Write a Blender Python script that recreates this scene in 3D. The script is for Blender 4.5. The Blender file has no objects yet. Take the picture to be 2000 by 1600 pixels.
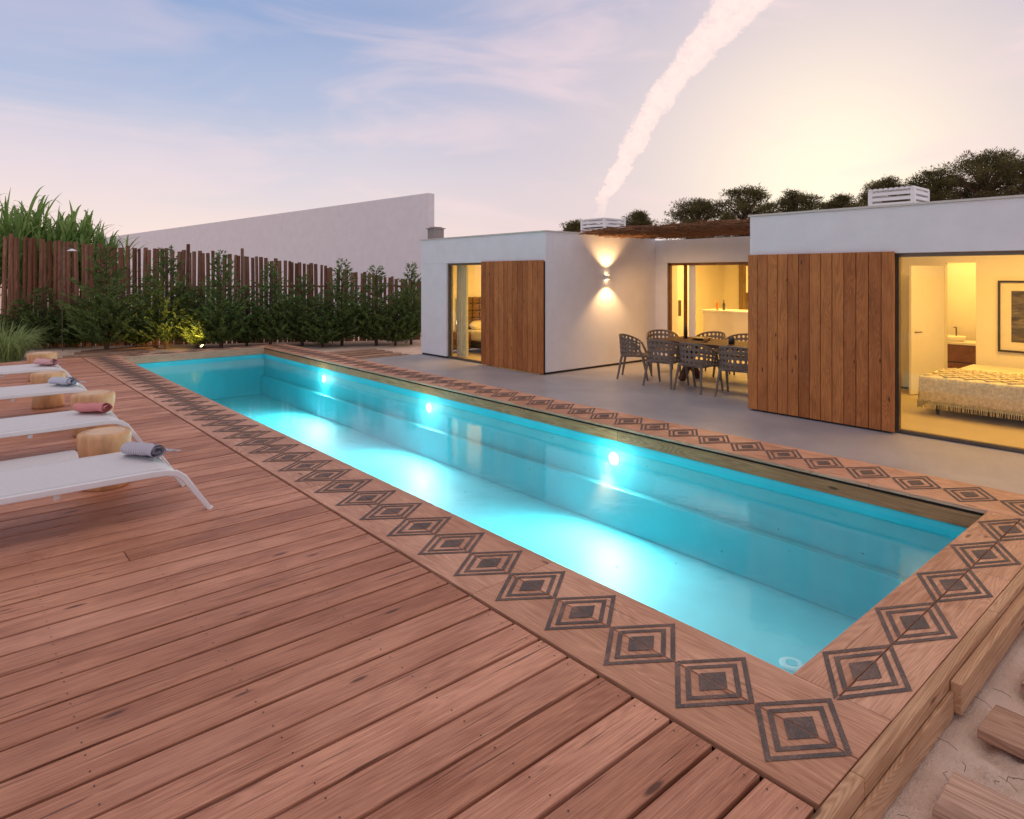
import bpy, bmesh, math, random
from mathutils import Vector, Matrix, noise
random.seed(7)
scene = bpy.context.scene
C = scene.collection
PI = math.pi
def R(a): return math.radians(a)

# ---------------------------------------------------------------- camera frame helper (metres along view / sideways)
CAMH = 1.85
A = R(40.8)
FW = Vector((math.sin(A), math.cos(A), 0)); RT = Vector((math.cos(A), -math.sin(A), 0))
def at(px, d):                       # ground position d metres ahead of the camera on a bearing
    s = (px-1000)/1280
    p = FW*d + RT*(d*s)
    return p.x, p.y
def zt(py, d): return CAMH + (537-py)*d/1280

# ---------------------------------------------------------------- mesh builder
class MB:
    def __init__(s): s.v=[]; s.f=[]; s.m=[]; s.r=[]
    def add(s, vs, fs, mi=0, rnd=None):
        o=len(s.v); rr = random.random() if rnd is None else rnd
        s.v += [tuple(p) for p in vs]; s.r += [rr]*len(vs)
        for f in fs: s.f.append(tuple(i+o for i in f)); s.m.append(mi)
    def box(s,x0,x1,y0,y1,z0,z1,mi=0,rnd=None,M=None):
        vs=[Vector(p) for p in ((x0,y0,z0),(x1,y0,z0),(x1,y1,z0),(x0,y1,z0),(x0,y0,z1),(x1,y0,z1),(x1,y1,z1),(x0,y1,z1))]
        if M: vs=[M@p for p in vs]
        s.add(vs,[(3,2,1,0),(4,5,6,7),(0,1,5,4),(1,2,6,5),(2,3,7,6),(3,0,4,7)],mi,rnd)
    def path(s,pts,rad,n=8,mi=0,rnd=None,flat=1.0,cap=True):
        pts=[Vector(p) for p in pts]; vs=[]; fs=[]
        if not hasattr(rad,'__len__'): rad=[rad]*len(pts)
        prev=None
        for i,p in enumerate(pts):
            t=(pts[min(i+1,len(pts)-1)]-pts[max(i-1,0)]).normalized()
            if prev is None:
                up=Vector((0,0,1)) if abs(t.z)<.9 else Vector((1,0,0))
                a=t.cross(up).normalized()
            else: a=(prev-t*prev.dot(t)).normalized()
            prev=a; b=t.cross(a)
            for k in range(n):
                w=2*PI*k/n
                vs.append(p+a*math.cos(w)*rad[i]+b*math.sin(w)*rad[i]*flat)
        for i in range(len(pts)-1):
            for k in range(n):
                k2=(k+1)%n
                fs.append((i*n+k,i*n+k2,(i+1)*n+k2,(i+1)*n+k))
        if cap:
            fs.append(tuple(range(n-1,-1,-1))); L=(len(pts)-1)*n; fs.append(tuple(L+k for k in range(n)))
        s.add(vs,fs,mi,rnd)
    def lathe(s,prof,n=24,c=(0,0,0),mi=0,wob=0):
        vs=[];fs=[]; c=Vector(c)
        ph=random.random()*9
        for (r,z) in prof:
            for k in range(n):
                w=2*PI*k/n; q=1+wob*math.sin(3*w+ph)+wob*.6*math.sin(5*w+ph*2)
                vs.append(c+Vector((r*q*math.cos(w),r*q*math.sin(w),z)))
        for i in range(len(prof)-1):
            for k in range(n):
                k2=(k+1)%n; fs.append((i*n+k,i*n+k2,(i+1)*n+k2,(i+1)*n+k))
        fs.append(tuple(range(n-1,-1,-1))); L=(len(prof)-1)*n; fs.append(tuple(L+k for k in range(n)))
        s.add(vs,fs,mi)
    def mesh(s,name,mats,smooth=False):
        me=bpy.data.meshes.new(name); me.from_pydata(s.v,[],s.f)
        if not isinstance(mats,(list,tuple)): mats=[mats]
        for m in mats: me.materials.append(m)
        me.polygons.foreach_set('material_index',s.m)
        at_=me.attributes.new('rnd','FLOAT','POINT'); at_.data.foreach_set('value',s.r)
        if smooth: me.polygons.foreach_set('use_smooth',[True]*len(s.f))
        me.update(); return me
    def build(s,name,mats,parent=None,smooth=False,bevel=0,loc=None):
        o=bpy.data.objects.new(name,s.mesh(name,mats,smooth)); C.objects.link(o)
        if parent: o.parent=parent
        if loc: o.location=loc
        if bevel:
            b=o.modifiers.new('b','BEVEL'); b.width=bevel; b.segments=2; b.limit_method='ANGLE'
        return o
def tag(o,label,cat,group=None,kind=None):
    o['label']=label; o['category']=cat
    if group: o['group']=group
    if kind: o['kind']=kind
    return o
def empty(name,loc,label,cat,group=None,rz=0):
    o=bpy.data.objects.new(name,None); C.objects.link(o); o.location=loc; o.rotation_euler=(0,0,rz); o.empty_display_size=.1
    return tag(o,label,cat,group)
def copy_tree(o,parent=None):
    c=o.copy(); C.objects.link(c); c.parent=parent
    for ch in list(o.children): copy_tree(ch,c)
    return c

# ---------------------------------------------------------------- node helpers
def newmat(name):
    m=bpy.data.materials.new(name); m.use_nodes=True; nt=m.node_tree
    b=nt.nodes['Principled BSDF']; return m,nt,b
class N:
    def __init__(s,nt): s.nt=nt
    def n(s,t,**k):
        x=s.nt.nodes.new(t)
        for a,b in k.items(): setattr(x,a,b)
        return x
    def inp(s,sock,v):
        if v is None: return
        if isinstance(v,bpy.types.NodeSocket): s.nt.links.new(v,sock)
        else: sock.default_value=v
    def math(s,op,a,b=None,c=None,clamp=False):
        x=s.n('ShaderNodeMath',operation=op,use_clamp=clamp)
        for i,v in enumerate((a,b,c)): s.inp(x.inputs[i],v)
        return x.outputs[0]
    def vmath(s,op,a,b=None,scale=None):
        x=s.n('ShaderNodeVectorMath',operation=op); s.inp(x.inputs[0],a); s.inp(x.inputs[1],b)
        if scale is not None: s.inp(x.inputs[3],scale)
        return x.outputs['Value'] if op in('DOT_PRODUCT','LENGTH') else x.outputs[0]
    def mix(s,f,a,b,blend='MIX'):
        x=s.n('ShaderNodeMix',data_type='RGBA',blend_type=blend); x.clamp_factor=True
        s.inp(x.inputs[0],f); s.inp(x.inputs[6],a); s.inp(x.inputs[7],b); return x.outputs[2]
    def ramp(s,f,stops,interp='LINEAR'):
        x=s.n('ShaderNodeValToRGB'); cr=x.color_ramp; cr.interpolation=interp
        while len(cr.elements)<len(stops): cr.elements.new(.5)
        for e,(p,c) in zip(cr.elements,stops):
            e.position=p; e.color=(c[0],c[1],c[2],1) if hasattr(c,'__len__') else (c,c,c,1)
        s.inp(x.inputs[0],f); return x.outputs[0]
    def noise(s,v,scale,detail=4,rough=.5,dist=0):
        x=s.n('ShaderNodeTexNoise'); s.inp(x.inputs['Vector'],v); x.inputs['Scale'].default_value=scale
        x.inputs['Detail'].default_value=detail; x.inputs['Roughness'].default_value=rough; x.inputs['Distortion'].default_value=dist
        return x.outputs['Fac']
    def map(s,v,scale=(1,1,1),loc=(0,0,0)):
        x=s.n('ShaderNodeMapping'); s.inp(x.inputs['Vector'],v); x.inputs['Scale'].default_value=scale; x.inputs['Location'].default_value=loc
        return x.outputs[0]
    def bump(s,h,strength,dist=.01):
        x=s.n('ShaderNodeBump'); s.inp(x.inputs['Height'],h); x.inputs['Strength'].default_value=strength; x.inputs['Distance'].default_value=dist
        return x.outputs[0]
def c4(c): return (c[0],c[1],c[2],1)

def wood(name,dark,light,axis='X',rough=.6,knot=.8,vary=.3,spec=.3,cracks=0.0,ringamt=.16,wear=0.0,knotscale=(1.7,6.5)):
    m,nt,b=newmat(name); g=N(nt)
    tc=g.n('ShaderNodeTexCoord').outputs['Object']
    at_=g.n('ShaderNodeAttribute',attribute_name='rnd').outputs['Fac']
    off=g.n('ShaderNodeCombineXYZ')
    for i,k in enumerate((37.0,53.0,71.0)): g.inp(off.inputs[i],g.math('MULTIPLY',at_,k))
    v=g.vmath('ADD',tc,off.outputs[0])
    def sc(al,ac): return {'X':(al,ac,ac),'Y':(ac,al,ac),'Z':(ac,ac,al)}[axis]
    fine=g.noise(g.map(v,sc(3.4,120)),1,4,.72,.3)
    wav=g.noise(g.map(v,sc(.55,6)),1,1,.5,.8)
    rings=g.math('SINE',g.math('MULTIPLY',wav,150.0))
    rings=g.math('MULTIPLY_ADD',rings,.5,.5)
    blot=g.noise(g.map(v,sc(1.8,5)),1,3,.6)
    k0=(1-ringamt)/2
    f=g.math('MULTIPLY_ADD',rings,ringamt,g.math('MULTIPLY',fine,k0*1.2)); f=g.math('ADD',f,g.math('MULTIPLY',blot,k0*.85))
    col=g.ramp(f,[(.33,dark),(.5,tuple((a+c)/2 for a,c in zip(dark,light))),(.66,light)])
    if wear:
        wn=g.noise(g.map(v,sc(.7,2.2)),1,4,.6,.4)
        wm=g.math('MULTIPLY',g.ramp(wn,[(.45,0.0),(.7,1.0)]),wear)
        col=g.mix(wm,col,c4(tuple(min(1,x*.95+.09) for x in light)))
    vo=g.n('ShaderNodeTexVoronoi'); g.inp(vo.inputs['Vector'],g.map(v,sc(*knotscale))); vo.inputs['Scale'].default_value=1
    kd=g.math('MULTIPLY_ADD',wav,.06,vo.outputs['Distance'])
    kn=g.ramp(kd,[(.09,1.0),(.14,0.0)])
    col=g.mix(g.math('MULTIPLY',kn,knot),col,c4(tuple(x*.33 for x in dark)))
    br=g.math('MULTIPLY_ADD',at_,vary,1-vary*.5)
    cmb=g.n('ShaderNodeCombineXYZ')
    for i in range(3): g.inp(cmb.inputs[i],g.math('POWER',br,1.0+.35*i))
    col=g.mix(1.0,col,cmb.outputs[0],'MULTIPLY')
    if cracks:
        ck=g.noise(g.map(v,sc(1.5,55)),1,1,.5,.2)
        ckm=g.math('MULTIPLY',g.ramp(ck,[(.26,1.0),(.31,0.0)]),cracks)
        col=g.mix(ckm,col,c4(tuple(x*.3 for x in dark)))
    nt.links.new(col,b.inputs['Base Color'])
    b.inputs['Roughness'].default_value=rough; b.inputs['Specular IOR Level'].default_value=spec
    nt.links.new(g.bump(fine,.7,.006),b.inputs['Normal'])
    return m
def plain(name,col,rough=.6,metal=0,var=.12,scale=8,bump=0,spec=.4,sheen=0,bscale=60,stretch=None):
    m,nt,b=newmat(name); g=N(nt); tc=g.n('ShaderNodeTexCoord').outputs['Object']
    f=g.noise(g.map(tc,stretch) if stretch else tc,scale,3,.6)
    c=g.ramp(f,[(.3,tuple(x*(1-var) for x in col)),(.7,tuple(min(1,x*(1+var)) for x in col))])
    nt.links.new(c,b.inputs['Base Color']); b.inputs['Roughness'].default_value=rough; b.inputs['Metallic'].default_value=metal
    b.inputs['Specular IOR Level'].default_value=spec
    if bump: nt.links.new(g.bump(g.noise(tc,bscale,3,.6),bump,.01),b.inputs['Normal'])
    return m
def leafmat(name,a,bc,rough=.55,trans=.25):
    m,nt,b=newmat(name); g=N(nt)
    at_=g.n('ShaderNodeAttribute',attribute_name='rnd').outputs['Fac']
    col=g.ramp(at_,[(0,a),(1,bc)])
    nt.links.new(col,b.inputs['Base Color']); b.inputs['Roughness'].default_value=rough; b.inputs['Specular IOR Level'].default_value=.25
    tr=g.n('ShaderNodeBsdfTranslucent'); nt.links.new(col,tr.inputs['Color'])
    mx=g.n('ShaderNodeMixShader'); mx.inputs[0].default_value=trans
    nt.links.new(b.outputs[0],mx.inputs[1]); nt.links.new(tr.outputs[0],mx.inputs[2])
    nt.links.new(mx.outputs[0],nt.nodes['Material Output'].inputs['Surface'])
    return m
def emis(name,col,st):
    m,nt,b=newmat(name); b.inputs['Base Color'].default_value=c4(col)
    b.inputs['Emission Color'].default_value=c4(col); b.inputs['Emission Strength'].default_value=st
    return m
def glassmat(name,tint=(.93,.95,.94),ior=1.45,mul=1.0,add=0.0,cap=1.0,rough=0.0):
    m=bpy.data.materials.new(name); m.use_nodes=True; nt=m.node_tree; nt.nodes.remove(nt.nodes['Principled BSDF']); g=N(nt)
    t=g.n('ShaderNodeBsdfTransparent'); t.inputs[0].default_value=c4(tint)
    gl=g.n('ShaderNodeBsdfGlossy'); gl.inputs['Roughness'].default_value=rough; gl.inputs['Color'].default_value=(1,1,1,1)
    fr=g.n('ShaderNodeFresnel'); fr.inputs[0].default_value=ior
    mx=g.n('ShaderNodeMixShader'); g.inp(mx.inputs[0],g.math('MINIMUM',g.math('MULTIPLY_ADD',fr.outputs[0],mul,add),cap))
    nt.links.new(t.outputs[0],mx.inputs[1]); nt.links.new(gl.outputs[0],mx.inputs[2])
    nt.links.new(mx.outputs[0],nt.nodes['Material Output'].inputs['Surface'])
    return m,nt,gl,fr,t

# ---------------------------------------------------------------- materials
W_deck=wood('deck wood',(.27,.085,.042),(.71,.325,.19),'X',.5,.85,.40,.4,.75,.05,.25)
W_copY=wood('coping wood lengthwise',(.36,.14,.075),(.74,.39,.24),'Y',.5,.8,.25,.4,.4,.10,.2)
W_copX=wood('coping wood crosswise',(.36,.14,.075),(.74,.39,.24),'X',.5,.8,.25,.4,.4,.10,.2)
W_fasY=wood('pool edge timber',(.30,.115,.045),(.60,.27,.12),'Y',.6,.9,.2)
W_fasX=wood('edge beam timber',(.40,.20,.10),(.72,.43,.25),'X',.6,.9,.2)
W_clad=wood('cladding wood',(.24,.068,.014),(.56,.20,.052),'Z',.5,1.0,.42,.35,.25,.10,0.0,(2.6,8.5))
W_stake=wood('stake bark',(.10,.042,.024),(.33,.155,.09),'Z',.8,.4,.7)
W_path=wood('path plank wood',(.25,.13,.08),(.60,.36,.25),'Y',.75,.6,.4)
W_pathX=wood('path plank wood crosswise',(.20,.11,.07),(.48,.30,.2),'X',.75,.6,.4)
W_table=wood('table wood',(.05,.026,.016),(.13,.065,.04),'Y',.6,.4,.2,.2)
W_vanity=wood('vanity wood',(.12,.05,.02),(.28,.13,.05),'X',.5,.4,.2)
W_brush=plain('brushwood',(.22,.10,.045),.9,var=.5,scale=20)
W_bark=plain('bark',(.10,.06,.045),.9,var=.4,scale=10)
M_white=plain('white render',(.80,.78,.80),.85,var=.035,scale=3,bump=.12,bscale=90)
M_inner=plain('interior plaster',(.80,.77,.70),.8,var=.02,scale=2)
M_floor=plain('interior floor',(.50,.44,.36),.45,var=.06,scale=3)
M_trim=plain('roof flashing',(.62,.58,.52),.5,var=.05)
M_dark=plain('dark metal',(.05,.045,.04),.4,.6,var=.1)
M_gap=plain('painted gap shade',(.012,.007,.005),.9)  # near-black colour that paints in the shade between boards
M_bronze=plain('window frame metal',(.16,.13,.10),.4,.7,var=.1)
m,nt,b=newmat('stencil paint'); g=N(nt); tc=g.n('ShaderNodeTexCoord').outputs['Object']
s1=g.noise(tc,240,2,.7); s2=g.noise(tc,6,4,.6)
sp=g.ramp(g.math('MULTIPLY_ADD',s2,.35,g.math('MULTIPLY',s1,.75)),[(.52,(.075,.062,.058)),(.68,(.30,.17,.12))]); nt.links.new(sp,b.inputs['Base Color']); b.inputs['Roughness'].default_value=.75
M_paint=m
M_wpaint=plain('white powder coat',(.82,.80,.80),.35,var=.02)
M_fabric=plain('sling fabric',(.76,.73,.73),.8,var=.03,scale=40,bump=.5,bscale=500)
m,nt,b=newmat('patio microcement'); g=N(nt); tc=g.n('ShaderNodeTexCoord').outputs['Object']
f1=g.noise(tc,1.1,5,.6,.6); f2=g.noise(tc,35,3,.6)
col=g.ramp(g.math('MULTIPLY_ADD',f2,.25,g.math('MULTIPLY',f1,.75)),[(.3,(.30,.28,.295)),(.7,(.45,.425,.435))])
nt.links.new(col,b.inputs['Base Color']); b.inputs['Roughness'].default_value=.42; nt.links.new(g.bump(f2,.15,.004),b.inputs['Normal']); M_conc=m
m,nt,b=newmat('sand'); g=N(nt); tc=g.n('ShaderNodeTexCoord').outputs['Object']
f1=g.noise(tc,2.2,4,.65); f2=g.noise(tc,90,3,.7); f3=g.noise(tc,9,4,.6,.7)
mixf=g.math('ADD',g.math('MULTIPLY',f1,.45),g.math('MULTIPLY_ADD',f2,.3,g.math('MULTIPLY',f3,.25)))
col=g.ramp(mixf,[(.34,(.52,.35,.25)),(.5,(.78,.57,.44)),(.66,(.90,.70,.56))])
nt.links.new(col,b.inputs['Base Color']); b.inputs['Roughness'].default_value=.95
nt.links.new(g.bump(g.math('MULTIPLY_ADD',f3,.6,g.math('MULTIPLY',f2,.5)),.8,.035),b.inputs['Normal']); M_sand=m
m,nt,b=newmat('pool liner'); g=N(nt); tc=g.n('ShaderNodeTexCoord').outputs['Object']
f1=g.noise(tc,1.3,4,.6,.5)
col=g.ramp(f1,[(.3,(.06,.55,.63)),(.7,(.09,.64,.71))]); nt.links.new(col,b.inputs['Base Color']); b.inputs['Roughness'].default_value=.6; M_pool=m
M_glass=glassmat('window glass',(.95,.96,.94),1.5,1.3)[0]
M_water,nt,gl,fr,tr=glassmat('pool water',(.68,.96,.98),1.33,1.15,.10,.34,.10)
g=N(nt); tc=g.n('ShaderNodeTexCoord').outputs['Object']
wb=g.bump(g.math('ADD',g.noise(tc,1.0,1,.5),g.math('MULTIPLY',g.noise(tc,6,2,.5),.2)),.12,.05); nt.links.new(wb,gl.inputs['Normal'])
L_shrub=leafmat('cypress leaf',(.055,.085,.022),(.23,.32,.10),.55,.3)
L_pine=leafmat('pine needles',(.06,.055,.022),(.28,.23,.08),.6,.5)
L_reed=leafmat('reed leaf',(.11,.22,.045),(.34,.47,.15),.5,.4)
L_grass=leafmat('grass blade',(.18,.26,.08),(.40,.48,.19),.5,.35)
M_stump=plain('stump wood',(.66,.37,.18),.55,var=.3,scale=3,stretch=(2.5,2.5,.7),bump=.1,bscale=14)
M_stop=plain('stump top',(.74,.50,.32),.6,var=.12)
M_chair=plain('chair plastic',(.19,.145,.115),.5,var=.08)
M_black=plain('black ceramic',(.03,.03,.03),.3)
M_blanket=plain('crochet blanket',(.66,.62,.55),.95,var=.25,scale=30,bump=1.0,bscale=45)
M_mattress=plain('bed linen',(.72,.69,.62),.9,var=.04,bump=.3,bscale=12)
M_curtain=plain('curtain cloth',(.62,.68,.66),.9,var=.05)

# ---------------------------------------------------------------- ground
PX0,PX1,PY0,PY1=2.97,6.18,1.45,16.9
gm=MB()
xs=[-1500,2.0,2.9,6.3,10.0,1500]; ys=[-1500,-3.0,.90,1.35,17.0,1500]
GZ=-.2
for i in range(5):
    for j in range(5):
        if i==2 and j==3: continue
        if i in(1,2,3) and j==1: continue
        gm.add([(xs[i],ys[j],GZ),(xs[i+1],ys[j],GZ),(xs[i+1],ys[j+1],GZ),(xs[i],ys[j+1],GZ)],[(0,1,2,3)])
nx,ny=300,150; vs=[];fs=[]
for j in range(ny+1):
    for i in range(nx+1):
        x=2+8*i/nx; y=-3+3.90*j/ny
        e=min(1,min(i,nx-i,j+0,ny-j)/4)
        z=GZ+e*(.05*noise.noise(Vector((x*1.6,y*1.6,0)))+.05*noise.noise(Vector((x*4.5,y*4.5,3)))+.03*noise.noise(Vector((x*11,y*11,5)))+.012*noise.noise(Vector((x*26,y*26,5))))
        vs.append((x,y,z))
for j in range(ny):
    for i in range(nx):
        a=j*(nx+1)+i; fs.append((a,a+1,a+nx+2,a+nx+1))
gm.add(vs,fs)
tag(gm.build('ground',M_sand,smooth=True),'pale sandy ground around the deck and pool','sand',kind='structure')

# ---------------------------------------------------------------- deck
dk=MB(); pitch=.2; y=1.03; i=0
while y<17.25:
    js=[-7.0,random.choice((-4.4,-3.2,-2.0,-1.3)),2.286]
    if random.random()<.10: js.insert(2,random.choice((.1,.9)))
    for a,b2 in zip(js,js[1:]):
        dk.box(a+.002,b2-.002,y+.0085,y+pitch-.0085,-.032,random.uniform(-.003,.0))
    for q in range(11):
        sx=2.235-q*.61
        for dy in (.045,.155):
            vs=[(sx+.004*math.cos(k*PI/3),y+dy+.004*math.sin(k*PI/3),.0012) for k in range(6)]
            dk.add(vs,[tuple(range(6))],1)
    y+=pitch
dk.box(-7,2.292,1.04,17.2,-.12,-.045,2)  # dark sheet added below the boards as shade in the gaps
tag(dk.build('deck',[W_deck,M_dark,M_gap],bevel=.005),'reddish brown timber plank deck beside the pool','deck',kind='structure')

# ---------------------------------------------------------------- coping with stencilled diamonds
def rhomb(mb,cx,cy,hx,hy,seam,z=.003,mi=1):
    g2=.004
    rings=[(1.0,.86),(.72,.575),(.36,.0)]
    for o,i_ in rings:
        for sx in (-1,1):
            for sy in (-1,1):
                if seam=='Y': dx,dy=sx*g2,0
                else: dx,dy=0,sy*g2
                P=lambda a,b_: (cx+dx+a*(hx-(g2 if seam=='Y' else 0))*sx, cy+dy+b_*(hy-(g2 if seam=='X' else 0))*sy, z)
                if i_>0: q=[P(o,0),P(0,o),P(0,i_),P(i_,0)]
                else: q=[P(o,0),P(0,o),P(0,0)]
                if sx*sy<0: q=q[::-1]
                mb.add(q,[tuple(range(len(q)))],mi)
CZ=0.0
def coping_side(name,xa,xb,label):
    mb=MB(); xm=(xa+xb)/2
    for (a,b2) in ((xa,xm-.004),(xm+.004,xb)):
        y=1.03; first=True
        while y<PY1+.42:
            L=2.43 if not first else random.choice((1.3,2.0)); first=False
            y2=min(y+L,PY1+.42); mb.box(a,b2,y+.0015,y2-.0015,-.03,CZ); y=y2
    mb.box(xa,xb,1.04,PY1+.4,-.05,-.034,2)
    cy=1.255
    while cy<PY1+.2:
        rhomb(mb,xm,cy,.285,.201,'Y'); cy+=.405
    tag(mb.build(name,[W_copY,M_paint,M_gap],bevel=.003),label,'pool edging',kind='structure')
coping_side('pool_coping',2.308,PX0,'timber pool edge with dark diamond stencils along the deck side')
coping_side('pool_coping',PX1,6.87,'timber pool edge with dark diamond stencils along the patio side')
mb=MB()
for (a,b2) in ((1.03,1.236),(1.244,PY0)):
    x=PX0+.004; first=True
    while x<PX1-.01:
        L=1.9 if first and a<1.2 else 2.6; first=False
        x2=min(x+L,PX1-.004)
        if PX1-x2<.6: x2=PX1-.004
        mb.box(x,x2-.002,a,b2,-.03,CZ); x=x2
mb.box(PX0+.01,PX1-.01,1.04,PY0-.01,-.05,-.034,2)
for k in range(5): rhomb(mb,3.25+.65*k,1.24,.325,.198,'X')
tag(mb.build('pool_coping',[W_copX,M_paint,M_gap],bevel=.003),'timber pool edge with large diamond stencils at the near end','pool edging',kind='structure')
mb=MB()
for (a,b2) in ((PY1,PY1+.207),(PY1+.213,PY1+.42)): mb.box(PX0+.004,PX1-.004,a,b2,-.03,CZ)
for k in range(5): rhomb(mb,3.26+.65*k,PY1+.21,.31,.19,'X')
tag(mb.build('pool_coping',[W_copX,M_paint],bevel=.002),'timber pool edge closing the far end of the pool','pool edging',kind='structure')
mb=MB()
for a,b2 in ((PY0,5.2),(5.204,9.6),(9.604,14.1),(14.104,PY1)): mb.box(PX1+.004,PX1+.05,a,b2,-.175,-.052)
mb.box(PX0-.05,PX0-.004,PY0,PY1,-.175,-.052)
mb.box(PX0-.05,PX1+.05,PY1+.004,PY1+.05,-.175,-.032,1); mb.box(PX0-.05,PX1+.05,PY0-.05,PY0-.004,-.175,-.052,1)
tag(mb.build('pool_edge_board',[W_fasY,W_copX],bevel=.002),'brown timber face boards lining the pool rim above the water','pool edging',kind='structure')
mb=MB()
mb.box(-7,2.55,.975,1.025,-.15,.003); mb.box(2.553,4.35,.975,1.025,-.15,.003); mb.box(4.353,7.0,.975,1.025,-.15,.003)
mb.box(3.52,5.2,.925,.972,-.17,-.03); mb.box(5.204,8,.925,.972,-.17,-.03); mb.box(-7,3.516,.955,.972,-.19,-.07)
tag(mb.build('deck_edge_beam',[W_fasX],bevel=.004),'pale timber edge beams running above the sand at the near end','timber beam',kind='structure')

# ---------------------------------------------------------------- pool
FZ=-1.2
mb=MB()
mb.box(2.87,6.28,1.35,17.0,FZ-.1,FZ)
mb.box(2.87,PX0-.02,1.35,17.0,FZ,-.177); mb.box(PX1+.02,6.28,1.35,17.0,FZ,-.177)
mb.box(PX0-.02,PX1+.02,1.35,PY0-.02,FZ,-.177); mb.box(PX0-.02,PX1+.02,PY1+.02,17.0,FZ,-.177)
mb.box(6.09,PX1+.02,PY0-.02,PY1+.02,FZ,-.72)
mb.box(PX0-.02,3.35,16.3,PY1+.02,FZ,-.30)
tag(mb.build('pool_basin',M_pool,bevel=.012),'turquoise lined basin of the long pool','pool',kind='structure')
mb=MB(); mb.add([(PX0-.02,PY0-.02,-.235),(PX1+.02,PY0-.02,-.235),(PX1+.02,PY1+.02,-.235),(PX0-.02,PY1+.02,-.235)],[(0,1,2,3)])
tag(mb.build('water',M_water),'still turquoise water of the long pool','water',kind='structure')
M_lens=emis('pool lamp lens',(.85,1,1),60)
names=('nearest','middle','farthest')
for k,yy in enumerate((5.26,9.32,13.4)):
    e=empty('pool_light',(PX1+.02,yy,-.40),names[k]+' of the three round lights in the pool wall, glowing white','pool light','underwater pool lights')
    a=MB(); a.path([(0,0,0),(-.015,0,0)],[.085,.075],24); a.build('bezel',M_wpaint,e)
    a=MB(); a.path([(-.016,0,0),(-.03,0,0)],[.045,.03],24); a.build('lens',M_lens,e)
    l=bpy.data.lights.new('pool_lamp','SPOT'); l.energy=330; l.color=(.88,1,.98); l.shadow_soft_size=.06; l.spot_size=R(172); l.spot_blend=.75
    lo=bpy.data.objects.new('pool_lamp',l); C.objects.link(lo); lo.location=(PX1-.05,yy,-.42)
    lo.rotation_euler=Vector((-1,-.12,-.14)).to_track_quat('-Z','Y').to_euler()
    l=bpy.data.lights.new('pool_lamp_halo','POINT'); l.energy=9; l.color=(.84,1,.98); l.shadow_soft_size=.04  # extra point lamp added to make a glow on the wall around the light
    lo=bpy.data.objects.new('pool_lamp_halo',l); C.objects.link(lo); lo.location=(PX1-.12,yy,-.42)
a=MB(); a.lathe([(.09,0),(.09,.012),(.075,.018)],24); a.lathe([(.045,.018),(.045,.022)],16,mi=1)
tag(a.build('pool_drain',[M_wpaint,M_pool],loc=(5.0,2.45,FZ+.001)),'round white drain cover on the pool floor by the near end','drain')

# ---------------------------------------------------------------- patio
mb=MB(); mb.box(6.873,12.44,-4,13.85,-.19,-.12)
tag(mb.build('patio',M_conc),'smooth grey concrete patio between pool and house','patio',kind='structure')

# ---------------------------------------------------------------- house
FX=8.93; RZ=2.70; OZ=2.12; BZ=-.075
house=empty('house',(FX,7,-.12),'modern single storey white house with two timber clad blocks and a dining recess between','house')
def H(name,mb,mats,bevel=0,parent=None):
    o=mb.build(name,mats,None,bevel=bevel); p=parent or house
    o.parent=p; o.location=-Vector(house.location) if p is house else Vector((0,0,0))
    return o
mb=MB()
mb.box(FX,FX+.2,9.33,13.8,OZ,RZ); mb.box(FX,FX+.2,12.72,13.8,BZ,OZ-.001)
mb.box(FX+.201,12.44,9.33,9.53,BZ,RZ); mb.box(FX,FX+.2,9.33,9.42,BZ,OZ-.001)
mb.box(FX+.201,13.5,13.6,13.8,BZ,RZ); mb.box(13.3,13.5,9.54,13.599,BZ,RZ)
mb.box(12.441,12.64,4.9,9.53,OZ,2.64); mb.box(12.441,12.64,9.0,9.53,BZ,OZ-.001); mb.box(12.441,12.64,4.9,5.5,BZ,OZ-.001)
mb.box(12.641,13.29,9.31,9.53,BZ,2.64)
mb.box(FX,FX+.2,-3,5.0,OZ,RZ); mb.box(FX,FX+.2,3.08,5.0,BZ,OZ-.001); mb.box(FX+.201,12.44,4.8,5.0,BZ,RZ)
mb.box(FX,FX+.2,-3,-2.4,BZ,OZ-.001); mb.box(FX+.201,14.6,-3,-2.8,BZ,RZ); mb.box(14.4,14.6,-2.799,4.799,BZ,RZ)
H('wall',mb,M_white,.004)
for q in ((FX+.02,FX+.18,12.74,13.78),(FX+.02,12.42,9.35,9.51),(FX+.02,FX+.18,3.1,4.98)):
    mb=MB(); mb.box(*q,-.12,BZ-.001); H('plinth',mb,M_dark)
mb=MB(); mb.box(FX+.1,13.5,9.4,13.75,2.56,2.66); mb.box(FX+.1,14.55,-2.9,4.95,2.56,2.66); mb.box(12.5,18,4,11,2.56,2.63)
rf=H('roof',mb,M_inner)
for q in ((FX-.02,FX+.22,9.31,13.82),(FX+.221,12.44,9.31,9.55),(FX-.02,FX+.22,-3.02,5.02),(FX+.221,12.4,4.78,5.02)):
    mb=MB(); mb.box(*q,RZ+.001,RZ+.028); mb.build('roof_flashing',M_trim,rf)
mb=MB(); mb.box(9.02,9.31,13.36,13.65,2.66,2.98); mb.box(8.99,9.34,13.33,13.68,2.981,3.005)
mb.box(9.05,9.28,13.39,13.62,3.006,3.03)
H('chimney',mb,plain('grey brown render',(.33,.27,.25),.8),.004)
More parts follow.
